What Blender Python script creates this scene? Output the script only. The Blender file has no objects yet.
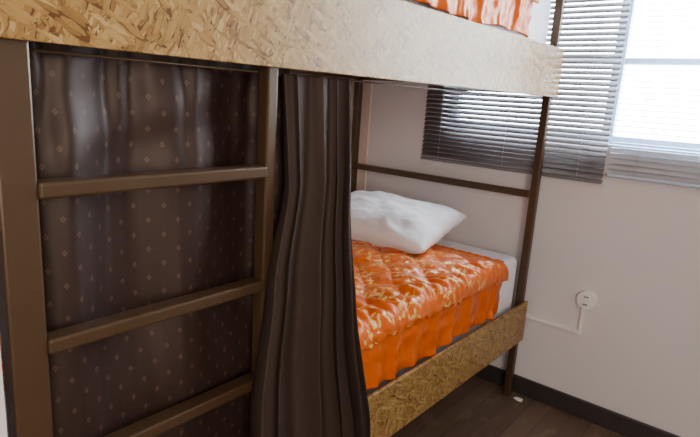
import bpy, bmesh, math, random
from mathutils import Vector, Matrix, noise
random.seed(4)
S=bpy.context.scene
COL=S.collection
# ---------------------------------------------------------------- helpers
def link(o):
    COL.objects.link(o); return o
def meta(o,label=None,cat=None,kind=None,group=None):
    if label:o["label"]=label
    if cat:o["category"]=cat
    if kind:o["kind"]=kind
    if group:o["group"]=group
    return o
def obj_bm(name,bm,mat=None,parent=None,smooth=False,mats=None):
    me=bpy.data.meshes.new(name); bm.normal_update(); bm.to_mesh(me); bm.free()
    if mats:
        for m in mats: me.materials.append(m)
    elif mat: me.materials.append(mat)
    if smooth:
        for p in me.polygons:p.use_smooth=True
    o=bpy.data.objects.new(name,me); link(o)
    if parent:o.parent=parent
    return o
def add_box(bm,x0,x1,y0,y1,z0,z1,bev=0.0,seg=2,mi=0):
    b2=bmesh.new()
    bmesh.ops.create_cube(b2,size=1)
    for v in b2.verts:
        v.co=Vector(((x0+x1)/2+v.co.x*(x1-x0),(y0+y1)/2+v.co.y*(y1-y0),(z0+z1)/2+v.co.z*(z1-z0)))
    if bev>0:
        bmesh.ops.bevel(b2,geom=list(b2.edges),offset=bev,segments=seg,profile=0.5,affect='EDGES')
    for f in b2.faces:f.material_index=mi
    me=bpy.data.meshes.new("t"); b2.to_mesh(me); b2.free(); bm.from_mesh(me); bpy.data.meshes.remove(me)
def box(name,x0,x1,y0,y1,z0,z1,mat,bev=0.0,parent=None,seg=2,smooth=False):
    bm=bmesh.new(); add_box(bm,x0,x1,y0,y1,z0,z1,bev,seg)
    return obj_bm(name,bm,mat,parent,smooth)
def add_cyl(bm,p0,p1,r,n=16,mi=0,r2=None):
    p0=Vector(p0);p1=Vector(p1);d=p1-p0
    q=d.to_track_quat('Z','Y').to_matrix().to_4x4()
    M=Matrix.Translation((p0+p1)/2)@q
    g=bmesh.ops.create_cone(bm,cap_ends=True,segments=n,radius1=r,radius2=r if r2 is None else r2,depth=d.length,matrix=M)
    fs=set()
    for v in g['verts']:
        for f in v.link_faces: fs.add(f)
    for f in fs:f.material_index=mi
def empty(name,loc):
    e=bpy.data.objects.new(name,None); e.empty_display_size=.1; e.location=loc; link(e); return e
def adopt(par,*kids):
    for k in kids:
        k.parent=par; k.matrix_parent_inverse=Matrix.Translation(-par.location)
def grid(name,nu,nv,fn,mat,parent=None,thick=0,uvs=(1,1)):
    bm=bmesh.new(); uv=bm.loops.layers.uv.new("UVMap")
    V=[[bm.verts.new(fn(i/nu,j/nv)) for j in range(nv+1)] for i in range(nu+1)]
    for i in range(nu):
        for j in range(nv):
            f=bm.faces.new((V[i][j],V[i+1][j],V[i+1][j+1],V[i][j+1]))
            for l,(a,b) in zip(f.loops,((i,j),(i+1,j),(i+1,j+1),(i,j+1))):
                l[uv].uv=(a/nu*uvs[0],b/nv*uvs[1])
    o=obj_bm(name,bm,mat,parent,True)
    if thick:
        m=o.modifiers.new("s",'SOLIDIFY'); m.thickness=thick; m.offset=0
    return o
def n3(x,y,z=0): return noise.noise(Vector((x,y,z)))
def lerpt(tab,x):
    if x<=tab[0][0]: return tab[0][1]
    for (a,b),(c,d) in zip(tab,tab[1:]):
        if x<=c:
            t=(x-a)/(c-a); t=t*t*(3-2*t)*.5+t*.5; return b+(d-b)*t
    return tab[-1][1]
def sst(a,b,x):
    t=max(0,min(1,(x-a)/(b-a))); return t*t*(3-2*t)
# ---------------------------------------------------------------- node materials
class NM:
    def __init__(s,name):
        s.m=bpy.data.materials.new(name); s.m.use_nodes=True
        s.t=s.m.node_tree; s.n=s.t.nodes; s.b=s.n["Principled BSDF"]
    def N(s,t,**k):
        n=s.n.new(t)
        for a,b in k.items(): setattr(n,a,b)
        return n
    def L(s,a,b): s.t.links.new(a,b)
    def inp(s,sock,v):
        if hasattr(v,'links') or isinstance(v,bpy.types.NodeSocket): s.L(v,sock)
        else: sock.default_value=v
    def math(s,op,a,b=0.0,c=None):
        n=s.N('ShaderNodeMath',operation=op); s.inp(n.inputs[0],a); s.inp(n.inputs[1],b)
        if c is not None:s.inp(n.inputs[2],c)
        return n.outputs[0]
    def vmath(s,op,a,b=(0,0,0)):
        n=s.N('ShaderNodeVectorMath',operation=op); s.inp(n.inputs[0],a); s.inp(n.inputs[1],b); return n
    def mix(s,f,a,b):
        n=s.N('ShaderNodeMix',data_type='RGBA'); s.inp(n.inputs[0],f)
        s.inp(n.inputs[6],a if not isinstance(a,tuple) else (*a,1) if len(a)==3 else a)
        s.inp(n.inputs[7],b if not isinstance(b,tuple) else (*b,1) if len(b)==3 else b)
        return n.outputs[2]
    def ramp(s,f,stops):
        n=s.N('ShaderNodeValToRGB'); s.inp(n.inputs[0],f); r=n.color_ramp
        while len(r.elements)<len(stops): r.elements.new(.5)
        for e,(p,c) in zip(r.elements,stops):
            e.position=p; e.color=(*c,1) if len(c)==3 else c
        return n.outputs[0]
    def noise(s,vec,scale,detail=3,rough=.5):
        n=s.N('ShaderNodeTexNoise'); s.inp(n.inputs['Vector'],vec); n.inputs['Scale'].default_value=scale
        n.inputs['Detail'].default_value=detail; n.inputs['Roughness'].default_value=rough; return n.outputs[0]
    def mapping(s,vec,loc=(0,0,0),rot=(0,0,0),sc=(1,1,1)):
        n=s.N('ShaderNodeMapping'); s.inp(n.inputs[0],vec); n.inputs[1].default_value=loc; n.inputs[2].default_value=rot; n.inputs[3].default_value=sc; return n.outputs[0]
    def coord(s,w='Object'): return s.N('ShaderNodeTexCoord').outputs[w]
    def bump(s,h,st=.3,dist=.01):
        n=s.N('ShaderNodeBump'); n.inputs['Strength'].default_value=st; n.inputs['Distance'].default_value=dist
        s.inp(n.inputs['Height'],h); s.L(n.outputs[0],s.b.inputs['Normal'])
    def set(s,**k):
        for a,b in k.items():
            nm={'col':'Base Color','rough':'Roughness','metal':'Metallic','spec':'Specular IOR Level','sheen':'Sheen Weight','coat':'Coat Weight','coatr':'Coat Roughness','tint':'Specular Tint','alpha':'Alpha','aniso':'Anisotropic'}[a]
            if isinstance(b,tuple) and len(b)==3:b=(*b,1)
            s.inp(s.b.inputs[nm],b)
def wallmat(name,c,c2):
    m=NM(name); o=m.coord(); n=m.noise(o,2.5,4); f=m.noise(o,60,3)
    m.set(col=m.mix(n,c,c2),rough=.75); m.bump(f,.12,.004); return m.m
M_wall=wallmat("wall_paint",(.64,.585,.575),(.71,.655,.65))
M_wallpink=wallmat("wall_paint_pink",(.69,.54,.45),(.75,.60,.51))
M_ceil=wallmat("ceiling_paint",(.75,.70,.64),(.8,.75,.7))
# floor
m=NM("floor_planks"); o=m.coord()
br=m.N('ShaderNodeTexBrick'); m.L(m.mapping(o,rot=(0,0,math.pi/2)),br.inputs[0])
br.inputs['Scale'].default_value=1; br.inputs['Brick Width'].default_value=1.3; br.inputs['Row Height'].default_value=.085
br.inputs['Mortar Size'].default_value=.0028; br.inputs['Color1'].default_value=(.068,.042,.028,1); br.inputs['Color2'].default_value=(.125,.080,.052,1); br.inputs['Mortar'].default_value=(.008,.005,.004,1)
g=m.noise(m.mapping(o,sc=(30,2.5,1)),1.6,6,.65)
sc_=m.math('MULTIPLY',m.math('GREATER_THAN',m.noise(m.mapping(o,sc=(3,1.2,1)),5,6,.7),.58),.3)
cc=m.mix(m.math('MULTIPLY',g,.8),br.outputs[0],(.19,.125,.085))
m.set(col=m.mix(sc_,cc,(.26,.18,.13)),rough=m.math('MULTIPLY_ADD',g,.3,.25)); m.bump(m.math('SUBTRACT',g,m.math('MULTIPLY',br.outputs['Fac'],1.5)),.25,.004); M_floor=m.m
m=NM("baseboard_paint"); m.set(col=m.mix(m.noise(m.coord(),20),(.024,.018,.018),(.042,.033,.03)),rough=.4); M_base=m.m
# brown painted steel
m=NM("brown_painted_steel"); o=m.coord(); n=m.noise(o,12,2)
m.set(col=m.mix(n,(.046,.024,.011),(.058,.031,.015)),rough=.34,spec=.6,tint=(1,.86,.68)); m.bump(m.noise(o,120,2),.05,.001); M_steel=m.m
# OSB
m=NM("varnished_osb"); o=m.coord()
sp=m.N('ShaderNodeSeparateXYZ'); m.L(o,sp.inputs[0]); cb=m.N('ShaderNodeCombineXYZ')
m.L(sp.outputs[1],cb.inputs[0]); m.L(m.math('ADD',sp.outputs[2],sp.outputs[0]),cb.inputs[1])
P=cb.outputs[0]; warp=m.N('ShaderNodeTexNoise'); m.L(P,warp.inputs[0]); warp.inputs['Scale'].default_value=30
P=m.vmath('ADD',P,m.vmath('MULTIPLY',m.vmath('SUBTRACT',warp.outputs[1],(.5,.5,.5)).outputs[0],(.012,.012,0)).outputs[0]).outputs[0]
lay=[]
for i,(r,sc) in enumerate([(.15,(28,110,1)),(-.6,(32,130,1)),(1.0,(34,125,1)),(2.1,(36,140,1)),(-1.2,(30,140,1)),(.5,(26,120,1))]):
    v=m.N('ShaderNodeTexVoronoi',voronoi_dimensions='2D',feature='F1')
    rn=m.mapping(P,loc=(i*3.3,i*1.7,0),rot=(0,0,r)); m.L(m.mapping(rn,sc=sc),v.inputs['Vector']); v.inputs['Scale'].default_value=1
    s2=m.N('ShaderNodeSeparateColor'); m.L(v.outputs['Color'],s2.inputs[0]); lay.append((s2.outputs[0],s2.outputs[1],v.outputs['Distance']))
val=lay[0][0]
for k in range(1,6):
    sel=m.math('GREATER_THAN',lay[k][1],.62)
    strand=m.math('SUBTRACT',lay[k][0],m.math('MULTIPLY',m.math('GREATER_THAN',lay[k][2],.54),.34))
    mx=m.N('ShaderNodeMix',data_type='FLOAT'); m.L(sel,mx.inputs[0]); m.L(val,mx.inputs[2]); m.L(strand,mx.inputs[3]); val=mx.outputs[0]
fib=m.noise(m.mapping(P,sc=(60,260,1)),1,4)
val=m.math('ADD',m.math('MULTIPLY',val,.8),m.math('MULTIPLY',fib,.25))
c=m.ramp(val,[(.0,(.095,.038,.009)),(.12,(.19,.092,.022)),(.3,(.265,.145,.040)),(.7,(.345,.205,.065)),(1,(.45,.295,.115))])
m.set(col=c,rough=.36,spec=.42,tint=(1,.85,.64)); m.bump(val,.4,.0035); M_osb=m.m
# fabrics
m=NM("white_cotton"); o=m.coord(); n=m.noise(o,14,4); m.set(col=(.86,.83,.84),rough=.85,sheen=.1); m.bump(n,.35,.015); M_white=m.m
m=NM("mattress_sheet"); o=m.coord(); n=m.noise(m.mapping(o,sc=(1,1,.3)),22,4); m.set(col=(.86,.84,.87),rough=.85); m.bump(n,.3,.012); M_sheet=m.m
def orange(name,top):
    m=NM(name); uv=m.coord('UV')   # uv in metres
    def leaves(scale,el,r,thr,off):
        v=m.N('ShaderNodeTexVoronoi',voronoi_dimensions='2D'); pv=m.mapping(uv,loc=(off,off*.7,0),sc=(scale,scale,1)); m.L(pv,v.inputs['Vector']); v.inputs['Scale'].default_value=1; v.inputs['Randomness'].default_value=.75
        d=m.vmath('SUBTRACT',pv,v.outputs['Position']).outputs[0]
        sc=m.N('ShaderNodeSeparateColor'); m.L(v.outputs['Color'],sc.inputs[0])
        vr=m.N('ShaderNodeVectorRotate',rotation_type='Z_AXIS'); m.L(d,vr.inputs[0]); m.L(m.math('MULTIPLY',sc.outputs[0],6.28),vr.inputs['Angle'])
        ln=m.vmath('LENGTH',m.vmath('MULTIPLY',vr.outputs[0],(1,el,0)).outputs[0]).outputs['Value']
        a=m.math('LESS_THAN',ln,r); return m.math('MULTIPLY',a,m.math('GREATER_THAN',sc.outputs[1],thr))
    base=m.mix(m.noise(uv,5,2),(.58,.078,.003),(.68,.128,.006))
    if top:
        a=leaves(36,2.1,.40,.42,0); b=leaves(32,1.3,.22,.55,5.3)
        clus=m.math('GREATER_THAN',m.noise(uv,9,1),.47)
        msk=m.math('MULTIPLY',m.math('MAXIMUM',a,b),clus)
        nz=m.noise(uv,9,1); st=m.math('LESS_THAN',m.math('ABSOLUTE',m.math('SUBTRACT',nz,.52)),.004)
        msk=m.math('MAXIMUM',msk,m.math('MULTIPLY',st,.8))
        col=m.mix(msk,base,(.78,.46,.13))
    else: col=base
    m.set(col=col,rough=.30,spec=.65,tint=(1,.68,.36))
    m.bump(m.noise(m.mapping(uv,sc=(1,.6,1)),40,2),.22,.008); return m.m
M_orange=orange("orange_floral_satin",True); M_orange2=orange("orange_satin_ruffle",False)
def curt(name,pattern,c1,c2):
    m=NM(name); uv=m.coord('UV')
    w=m.noise(m.mapping(uv,sc=(400,400,1)),1,1)
    if pattern:
        s=m.N('ShaderNodeSeparateXYZ'); m.L(uv,s.inputs[0])
        def cell(off,sx,sy,r):
            fx=m.math('SUBTRACT',m.math('FRACT',m.math('ADD',m.math('DIVIDE',s.outputs[0],sx),off)),.5)
            fy=m.math('SUBTRACT',m.math('FRACT',m.math('ADD',m.math('DIVIDE',s.outputs[1],sy),off)),.5)
            d=m.math('ADD',m.math('ABSOLUTE',m.math('MULTIPLY',fx,sx*1.2)),m.math('ABSOLUTE',m.math('MULTIPLY',fy,sy)))
            return m.math('MULTIPLY',m.math('LESS_THAN',d,r),m.math('GREATER_THAN',d,r*.3))
        k=m.math('MAXIMUM',cell(0,.058,.058,.0062),cell(.5,.058,.058,.0062))
        col=m.mix(k,c1,c2); m.set(col=col,rough=.52,spec=.40,tint=(1,.84,.74))
    else: m.set(col=m.mix(m.noise(uv,6,2),c1,c2),rough=.68,spec=.24,tint=(1,.88,.8))
    m.bump(w,.1,.001); return m.m
M_curtL=curt("brown_patterned_satin",True,(.024,.0115,.0090),(.078,.042,.031))
M_curtR=curt("dark_brown_satin",False,(.034,.0205,.0160),(.043,.027,.0215))
def plain(name,c,r=.5,metal=0):
    m=NM(name); m.set(col=m.mix(m.noise(m.coord(),12,2),c,tuple(x*.92 for x in c)),rough=r,metal=metal); return m.m
M_plastic=plain("white_plastic",(.85,.82,.80),.35); M_dark=plain("dark_hole",(.02,.02,.02),.6)
M_slat=plain("shaded_aluminium_slat",(.17,.16,.17),.4); M_slat2=plain("skylit_aluminium_slat",(.48,.57,.70),.35)  # slat colours carry the light: backlit shade in one, bluish window glow in other
M_frame=plain("pale_blue_window_paint",(.55,.68,.82),.4); M_cord=plain("pale_cord",(.55,.5,.45),.6); M_wood=plain("pine_plank",(.35,.18,.09),.6)
m=NM("window_glass"); tr=m.N('ShaderNodeBsdfTransparent'); gl=m.N('ShaderNodeBsdfGlossy'); gl.inputs['Roughness'].default_value=.02
ms=m.N('ShaderNodeMixShader'); ms.inputs[0].default_value=.06; m.L(tr.outputs[0],ms.inputs[1]); m.L(gl.outputs[0],ms.inputs[2])
m.L(ms.outputs[0],m.n['Material Output'].inputs[0]); M_glass=m.m
# ---------------------------------------------------------------- room
WY=2.40; WX=-1.095; RX=2.3; NY=-1.6; CZ=2.55
def st(o): o["kind"]="structure"; return o
st(box("floor",WX-.1,RX+.1,NY-.1,WY+.15,-.1,0,M_floor))
st(box("ceiling",WX-.1,RX+.1,NY-.1,WY+.15,CZ,CZ+.1,M_ceil))
st(box("wall_back",WX-.1,WX,.262,WY,0,CZ,M_wallpink))
st(box("wall_left",WX-.1,-.02,NY,.262,0,CZ,M_wall))
st(box("wall_near",-.02,RX,NY-.1,NY,0,CZ,M_wall))
st(box("wall_right",RX,RX+.1,NY-.1,WY,0,CZ,M_wall))
wx0,wx1,wz0,wz1=-.56,1.30,1.19,2.25
bm=bmesh.new()
add_box(bm,WX-.1,wx0,WY,WY+.14,0,CZ); add_box(bm,wx1,RX+.1,WY,WY+.14,0,CZ)
add_box(bm,wx0,wx1,WY,WY+.14,0,wz0); add_box(bm,wx0,wx1,WY,WY+.14,wz1,CZ)
st(obj_bm("wall_window",bm,M_wall))
st(box("trim_1",WX,-1.005,WY-.012,WY,0,CZ,M_wallpink,.003))
bm=bmesh.new(); add_box(bm,-1.0,RX,WY-.016,WY,0,.085,.004); st(obj_bm("baseboard_window",bm,M_base))
st(box("baseboard_left",-.02,-.006,NY,.25,0,.085,M_base,.004))
# window
bm=bmesh.new(); y0,y1=WY+.06,WY+.10; fw=.045
add_box(bm,wx0,wx1,y0,y1,wz0,wz0+fw,.004); add_box(bm,wx0,wx1,y0,y1,wz1-fw,wz1,.004)
for x in (wx0,.17,wx1-fw): add_box(bm,x,x+fw,y0,y1,wz0+fw,wz1-fw,.004)
for x0,x1 in ((wx0+fw,.17),(.17+fw,wx1-fw)):
    add_box(bm,x0,x1,y0+.005,y1-.005,1.52,1.545,.003)
add_box(bm,wx0,wx1,WY-.0,y0,wz0,wz0+.012,.003)
win=st(obj_bm("window_1",bm,M_frame))
pane=box("glass_pane",wx0+fw,wx1-fw,WY+.078,WY+.082,wz0+fw,wz1-fw,M_glass,parent=win)
# ---------------------------------------------------------------- blinds
def blind(x0,x1,zb,zt,tilt,mat,label):
    yc=WY-.022
    e=empty("window_blind",((x0+x1)/2,yc,zt))
    hr=box("headrail",x0,x1,yc-.018,yc+.018,zt,zt+.035,mat,.004)
    br=box("bottom_rail",x0,x1,yc-.012,yc+.012,zb-.008,zb+.006,mat,.003)
    bm=bmesh.new(); z=zb+.022; sp=.0215
    while z<zt-.005:
        w=.0125; pr=[]
        for k in range(5):
            u=-1+k/2; a=tilt
            dy=u*w*math.cos(a); dz=u*w*math.sin(a); c=.0018*(1-u*u)
            pr.append((yc+dy-c*math.sin(a), z+dz+c*math.cos(a)))
        top=[[bm.verts.new((x,p[0],p[1])) for p in pr] for x in (x0,x1)]
        for k in range(4): bm.faces.new((top[0][k],top[1][k],top[1][k+1],top[0][k+1]))
        z+=sp
    sl=obj_bm("slats",bm,mat,None,True)
    m=sl.modifiers.new("s",'SOLIDIFY'); m.thickness=.0006
    bm=bmesh.new()
    n=3
    for k in range(n):
        x=x0+.1+(x1-x0-.2)*k/(n-1)
        for dy in (-.013,.013): add_cyl(bm,(x,yc+dy,zb),(x,yc+dy,zt),.0008,6)
    lc=obj_bm("ladder_cord",bm,M_cord)
    adopt(e,hr,br,sl,lc)
    meta(e,label,"window blind",group="venetian blinds over the window")
blind(-.645,.225,1.05,2.30,math.radians(48),M_slat,"metal venetian blind, nearly shut slats coloured in backlit shade")
blind(.240,1.36,1.085,2.30,math.radians(5),M_slat2,"metal venetian blind, open slats tinted with bluish window glow")
# ---------------------------------------------------------------- bunk bed
BY0,BY1=.274,2.350; X0,X1=-1.065,0.0; T=.013
bed=empty("bunk_bed",(-.5,1.3,0)); kids=[]
def part(o,label=None):
    kids.append(o)
    if label:o["label"]=label
    return o
part(box("post",-T-.045,-T-.001,BY0,BY0+.053,0,2.2,M_steel,.004))
part(box("post",-T-.034,-T-.001,BY1-.030,BY1-.001,0,2.2,M_steel,.004))
part(box("post",X0,X0+.034,BY1-.034,BY1,0,2.2,M_steel,.004))
part(box("post",X0,X0+.034,BY0,BY0+.034,0,2.2,M_steel,.004))
LY=.772
part(box("ladder_upright",-T-.034,-T-.001,LY,LY+.028,.02,1.45,M_steel,.004))
for z in (1.163,.912,.68,.44):
    part(box("rung",-T-.034,-T+.004,BY0+.052,LY+.001,z-.013,z+.013,M_steel,.005,seg=3))
for z0,z1 in ((1.376,1.571),(.284,.472)):
    part(box("side_board",-T,0,BY0-.002,BY1+(.022 if z0>1 else .008),z0,z1,M_osb,.0015),"varnished oriented strand board side panel")
    part(box("side_rail",-T-.03,-T-.001,BY0+.05,BY1-.034,z0+.04,z0+.08,M_steel,.003))
    part(box("side_rail",X0+.0,X0+.034,BY0+.034,BY1-.034,z0+.04,z0+.08,M_steel,.003))
    part(box("end_rail",X0+.034,-T-.034,BY1-.034,BY1-.002,z0+.04,z0+.08,M_steel,.003))
    part(box("end_rail",X0+.034,-T-.045,BY0,BY0+.034,z0+.04,z0+.08,M_steel,.003))
    bm=bmesh.new(); y=BY0+.06
    while y<BY1-.1:
        add_box(bm,X0+.03,-T-.03-(.08 if y<1.0 else 0),y,y+.09,z0+.081,z0+.099,.003); y+=.125
    part(obj_bm("slat_base",bm,M_wood),"pine slat base")
part(box("end_rail",X0+.034,-T-.033,BY1-.030,BY1-.004,.945,.975,M_steel,.004))
part(box("end_rail",X0+.034,-T-.033,BY1-.030,BY1-.004,1.96,1.99,M_steel,.004))
adopt(bed,*kids)
meta(bed,"brown steel bunk bed with strand board sides and built-in ladder","bunk bed")
# ---------------------------------------------------------------- mattress, comforter
def mattress(dz,label):
    x0,x1,y0,y1,z0,z1=X0+.04,-.115,.335,2.316,.384,.682
    bm=bmesh.new(); add_box(bm,x0,x1,y0,y1,z0,z1)
    bmesh.ops.bevel(bm,geom=list(bm.edges),offset=.04,segments=5,profile=.6,affect='EDGES')
    o=obj_bm("mattress",bm,M_sheet,None,True); o.location.z=dz
    for v in o.data.vertices:
        if v.co.x>-.3 and v.co.y>1.2: v.co.x+=.066
        if v.co.x>-.3 and v.co.y<1.2: v.co.z-=.012 if v.co.z>.5 else 0
    return meta(o,label,"mattress",group="bunk mattresses")
mattress(0,"mattress in a white sheet on the lower bunk")
mattress(1.086,"mattress in a white sheet on the upper bunk")
def edge_x(y): return -.098+.070*sst(.85,1.08,y)
def comforter(dz,seed,CY1,label):
    xa=-.985; ya=.345
    def top(s,t):
        L=s*1.02; y=ya+t*(CY1-ya); xb=edge_x(y) if dz==0 else -.034
        W=xb-xa
        L*= (W+.04)/(.99)
        if L<W-.03: x=xa+L; z=0
        else:
            q=(L-(W-.03)); a=min(q/.05,1.57); x=xb-.03+.05*math.sin(a)*.8; z=-.05*(1-math.cos(a))-max(0,q-.0785)
        u1=(x+y)/.17+.16*n3(x*5,y*5,1); u2=(x-y)/.17+.16*n3(x*5,y*5,2)
        qa=abs(math.sin(math.pi*u1)); qb=abs(math.sin(math.pi*u2))
        puff=.015*(qa*qb)**.45+.009*n3(x*6,y*6,seed)+.005*n3(x*17,y*17,seed)+.0035*n3(x*40,y*40,2)
        g=sst(-.24,-.06,x); puff+=g*.0055*math.sin(y*120+5*n3(y*7,x*5,3))
        e=min(1,(1-t)*14,1)
        z+= .694+puff*1.0*e-.006*(1-e)
        return (x+.006*n3(y*12,2,seed)*s,y+.01*n3(x*9,4,seed)*t,z+.0)
    o=grid("comforter",180,320,top,M_orange,None,.006,(1.0,CY1-ya))
    def ruf(s,v):
        y=ya+s*(CY1+.012-ya); xb=(edge_x(y) if dz==0 else -.034)
        ph=y*105+4*n3(y*6,1,seed)+5*n3(y*2.3,7,seed)
        ph2=ph*.5+1.8*n3(y*9,3,seed)
        k=min(1,v*4)
        f=(1-v)*.45*math.sin(ph)+ (.35+.75*v)*math.sin(ph2+1.6*v*n3(y*5,8))+.35*n3(y*60,v*3,1)
        drop=.668-v*((.196 if dz==0 else .17)+.006*math.sin(y*9+seed)+.008*n3(y*8,1,seed))
        bul=.012*math.sin(min(1,v*4)*math.pi)
        endc=max(0,(s-.97)/.03)
        x=xb+.003*k + .0085*f*k + bul -.004*v - .03*endc*endc
        x+= .007*n3(y*18,v*5,seed)*k
        x=min(x,-.0150)
        return (x,y+.006*math.cos(ph2)*k,drop+.004*math.sin(ph)*(1-v)*k)
    r=grid("ruffle",900,40,ruf,M_orange2,None,.0015,(2.2,.2))
    def rufe(s,v):
        xb=-.046
        x=xb+(xa+.05-xb)*s
        ph=x*150+5*n3(x*6,1,seed+3)
        z=.691-.006*v+.004*math.sin(ph)*min(1,v*3)+.006*math.sin(min(1,v*3)*math.pi)
        return (x+.006*math.cos(ph*.5)*v,CY1-.004+v*(.035+.006*n3(x*8,2,seed)),z)
    r2=grid("ruffle",300,12,rufe,M_orange2,None,.0015,(1.2,.08))
    for k in (r,r2): k.parent=o
    r["label"]="gathered plain orange satin ruffle"
    o.location.z=dz
    return meta(o,label,"comforter",group="orange satin comforters")
comforter(0,1.3,2.125,"orange satin comforter with gold floral print on lower bunk")
comforter(1.090,6.1,2.095,"orange satin comforter with ruffled edge on upper bunk")
# ---------------------------------------------------------------- pillow
def pillow():
    bm=bmesh.new(); n=56; W,Dp,H=.64,.42,.085
    def P(i,j,sg):
        u=-1+2*i/n; v=-1+2*j/n
        ex=(1-abs(u)**2.6); ey=(1-abs(v)**2.6)
        h=H*(max(0,ex*ey))**.42
        x=u*W/2*(1-.05*(1-abs(v))*abs(u)**3); y=v*Dp/2*(1-.07*(1-abs(u))*abs(v)**3)
        wr=.008*n3(u*4,v*4,sg)+.003*n3(u*9,v*9,3)+.007*math.sin(u*7+v*3+n3(u*2,v*2)*4)*.5
        z=sg*(h*(1+.18*n3(u*1.6,v*1.6,5)))+wr*min(1,h/H*1.3)+.01*n3(u*3,v*3,8)
        return (x,y,z)
    A=[[bm.verts.new(P(i,j,1)) for j in range(n+1)] for i in range(n+1)]
    B=[[A[i][j] if i in(0,n) or j in(0,n) else bm.verts.new(P(i,j,-1)) for j in range(n+1)] for i in range(n+1)]
    for i in range(n):
        for j in range(n):
            bm.faces.new((A[i][j],A[i+1][j],A[i+1][j+1],A[i][j+1]))
            try: bm.faces.new((B[i][j],B[i][j+1],B[i+1][j+1],B[i+1][j]))
            except: pass
    o=obj_bm("pillow",bm,M_white,None,True)
    o.location=(-.60,2.03,.782); o.rotation_euler=(math.radians(12),math.radians(0),math.radians(4))
    return meta(o,"plump white cotton pillow resting on orange comforter","pillow")
pillow()
# ---------------------------------------------------------------- curtains
def curtL(s,h):
    y=.334+s*(.90-.334)
    z=1.392-h*.98
    low=sst(.92,.70,z)
    fade=math.exp(-h*5)
    ph=s*15.5+1.0*math.sin(s*4+.6)-.9
    big=math.sin(ph+.4*math.sin(h*2.2)+.6*n3(s*2,h*.9,1))
    amp=.022*(1-low)+.009*low
    x=(-.092+.020*low)+amp*big*min(1,.35+h*5)+fade*.006*math.sin(ph*3.2+3*n3(s*6,0))+(.006*n3(s*9,h*1.6,2)+.002*n3(s*22,h*4,6))*(1-.4*low)
    x+=.006*math.sin(h*34+s*11)*math.exp(-((h-.13)/.09)**2)*(1-low)
    return (min(x,-.0555),y,z)
cl=grid("curtain",260,180,curtL,M_curtL,None,.0012,(.68,.98))
meta(cl,"dark brown satin curtain with small diamond motifs behind ladder","curtain")
YA=[(0,.820),(.20,.822),(.38,.765),(.6,.712),(.84,.672),(1,.660)]
YB=[(0,1.085),(.15,1.078),(.28,1.072),(.5,1.090),(.84,1.155),(1,1.18)]
def curtR(s,h):
    z=1.369-h*1.19
    ya=lerpt(YA,h); yb=lerpt(YB,h)
    ph=2*math.pi*5.0*s+1.9*math.sin(s*8.2)+.3*n3(s*4,h*1.1,4)+.5
    amp=.015+.024*min(1,h*1.6)
    k=.66+.34*math.sin(s*17+1)+.25*n3(s*6,h*1.2,9)
    x=-.034+.085*min(1,h*1.3)+amp*math.sin(ph)*k+.2*amp*math.sin(2.3*ph+2)*.6+.004*n3(s*18,h*3,2)
    y=ya+(yb-ya)*s+.45*amp*math.cos(ph+.5)
    if s>.9 : x-= (s-.9)*.5*(1-h*.5)
    if z>1.34: x=min(x,-.016)
    return (x,y,z)
cr=grid("curtain",460,160,curtR,M_curtR,None,.0014,(1.2,1.2))
meta(cr,"plain dark brown curtain bunched in deep folds beside ladder","curtain")
bm=bmesh.new(); add_cyl(bm,(-.050,BY0+.055,1.366),(-.050,BY1-.035,1.366),.0022,10)
rod=obj_bm("curtain_wire",bm,M_steel,None,True); meta(rod,"thin brown curtain wire strung beneath upper bunk board","curtain wire")
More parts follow.
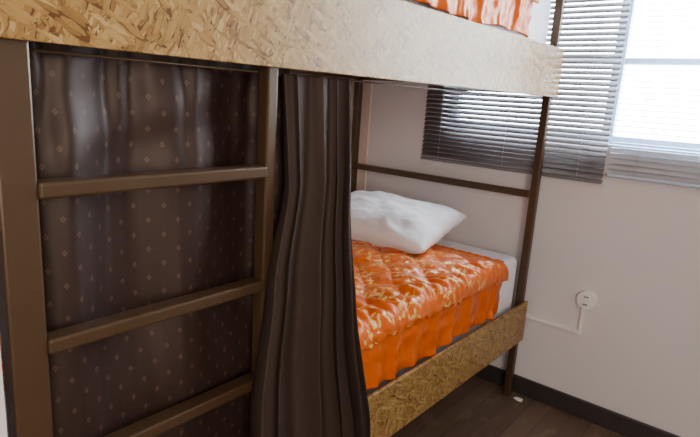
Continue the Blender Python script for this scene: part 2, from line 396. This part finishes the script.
# ---------------------------------------------------------------- outlet & duct
ox,oz=.238,.540
so=empty("wall_outlet",(ox,WY,oz))
bm=bmesh.new(); add_cyl(bm,(ox,WY,oz),(ox,WY-.024,oz),.042,40,r2=.038)
pl=obj_bm("cover",bm,M_plastic)
ks=[pl]
for dz in (.017,-.017):
    bm=bmesh.new(); add_cyl(bm,(ox,WY-.022,oz+dz),(ox,WY-.029,oz+dz),.0145,28)
    ks.append(obj_bm("socket",bm,M_plastic))
    for dx in (-.007,0,.007):
        bm=bmesh.new(); add_cyl(bm,(ox+dx,WY-.0285,oz+dz),(ox+dx,WY-.0298,oz+dz),.0032,10); ks.append(obj_bm("pin_hole",bm,M_dark))
adopt(so,*ks); meta(so,"round white surface-mounted double socket on pale wall","wall outlet")
bm=bmesh.new()
add_box(bm,.222,.236,WY-.014,WY,.38,.5,.002); add_box(bm,-.06,.2215,WY-.014,WY,.38,.394,.002)
meta(obj_bm("cable_duct",bm,M_plastic),"thin white plastic cable duct running from round socket","cable duct")
# debris
bm=bmesh.new(); bmesh.ops.create_icosphere(bm,subdivisions=3,radius=.013)
for v in bm.verts:
    k=1+.6*n3(v.co.x*120,v.co.y*120,v.co.z*120); v.co=Vector((v.co.x*k*1.7,v.co.y*k,max(-.003,v.co.z*k*.3)))
    v.co.z+=.0033
o=obj_bm("paper_scrap",bm,M_white); o.location=(.03,2.33,0); meta(o,"small crumpled white paper scrap on wooden floor","paper scrap")
# ---------------------------------------------------------------- lights
w=bpy.data.worlds.new("World"); S.world=w; w.use_nodes=True
bg=w.node_tree.nodes['Background']; bg.inputs[0].default_value=(.80,.90,1,1); bg.inputs[1].default_value=34
def area(name,loc,tgt,sx,sy,e,c,portal=False):
    l=bpy.data.lights.new(name,'AREA'); l.shape='RECTANGLE'; l.size=sx; l.size_y=sy; l.energy=e; l.color=c
    o=bpy.data.objects.new(name,l); o.location=loc; o.rotation_euler=(Vector(tgt)-Vector(loc)).to_track_quat('-Z','Y').to_euler(); link(o)
    if portal: l.cycles.is_portal=True
area("assumed_side_fill",(2.25,-.55,1.5),(0,.7,1.1),1.3,1.2,80,(1,.91,.79))  # added area fill for assumed, unseen side daylight; no window is modelled there
area("window_portal",((wx0+wx1)/2,WY+.13,(wz0+wz1)/2),((wx0+wx1)/2,0,(wz0+wz1)/2),wx1-wx0,wz1-wz0,1,(1,1,1),True)
# ---------------------------------------------------------------- camera
cd=bpy.data.cameras.new("camera"); cam=bpy.data.objects.new("camera",cd); link(cam)
cd.sensor_width=36; cd.lens=550/700*36; cd.clip_start=.02
R=Matrix(((.7653,-.1852,.6167),(.641,.128,-.757),(.0611,.9743,.2168)))
q=R.to_quaternion(); q.normalize()
cam.rotation_mode='QUATERNION'; cam.rotation_quaternion=q; cam.location=(.85,0,1.3286)
S.camera=cam
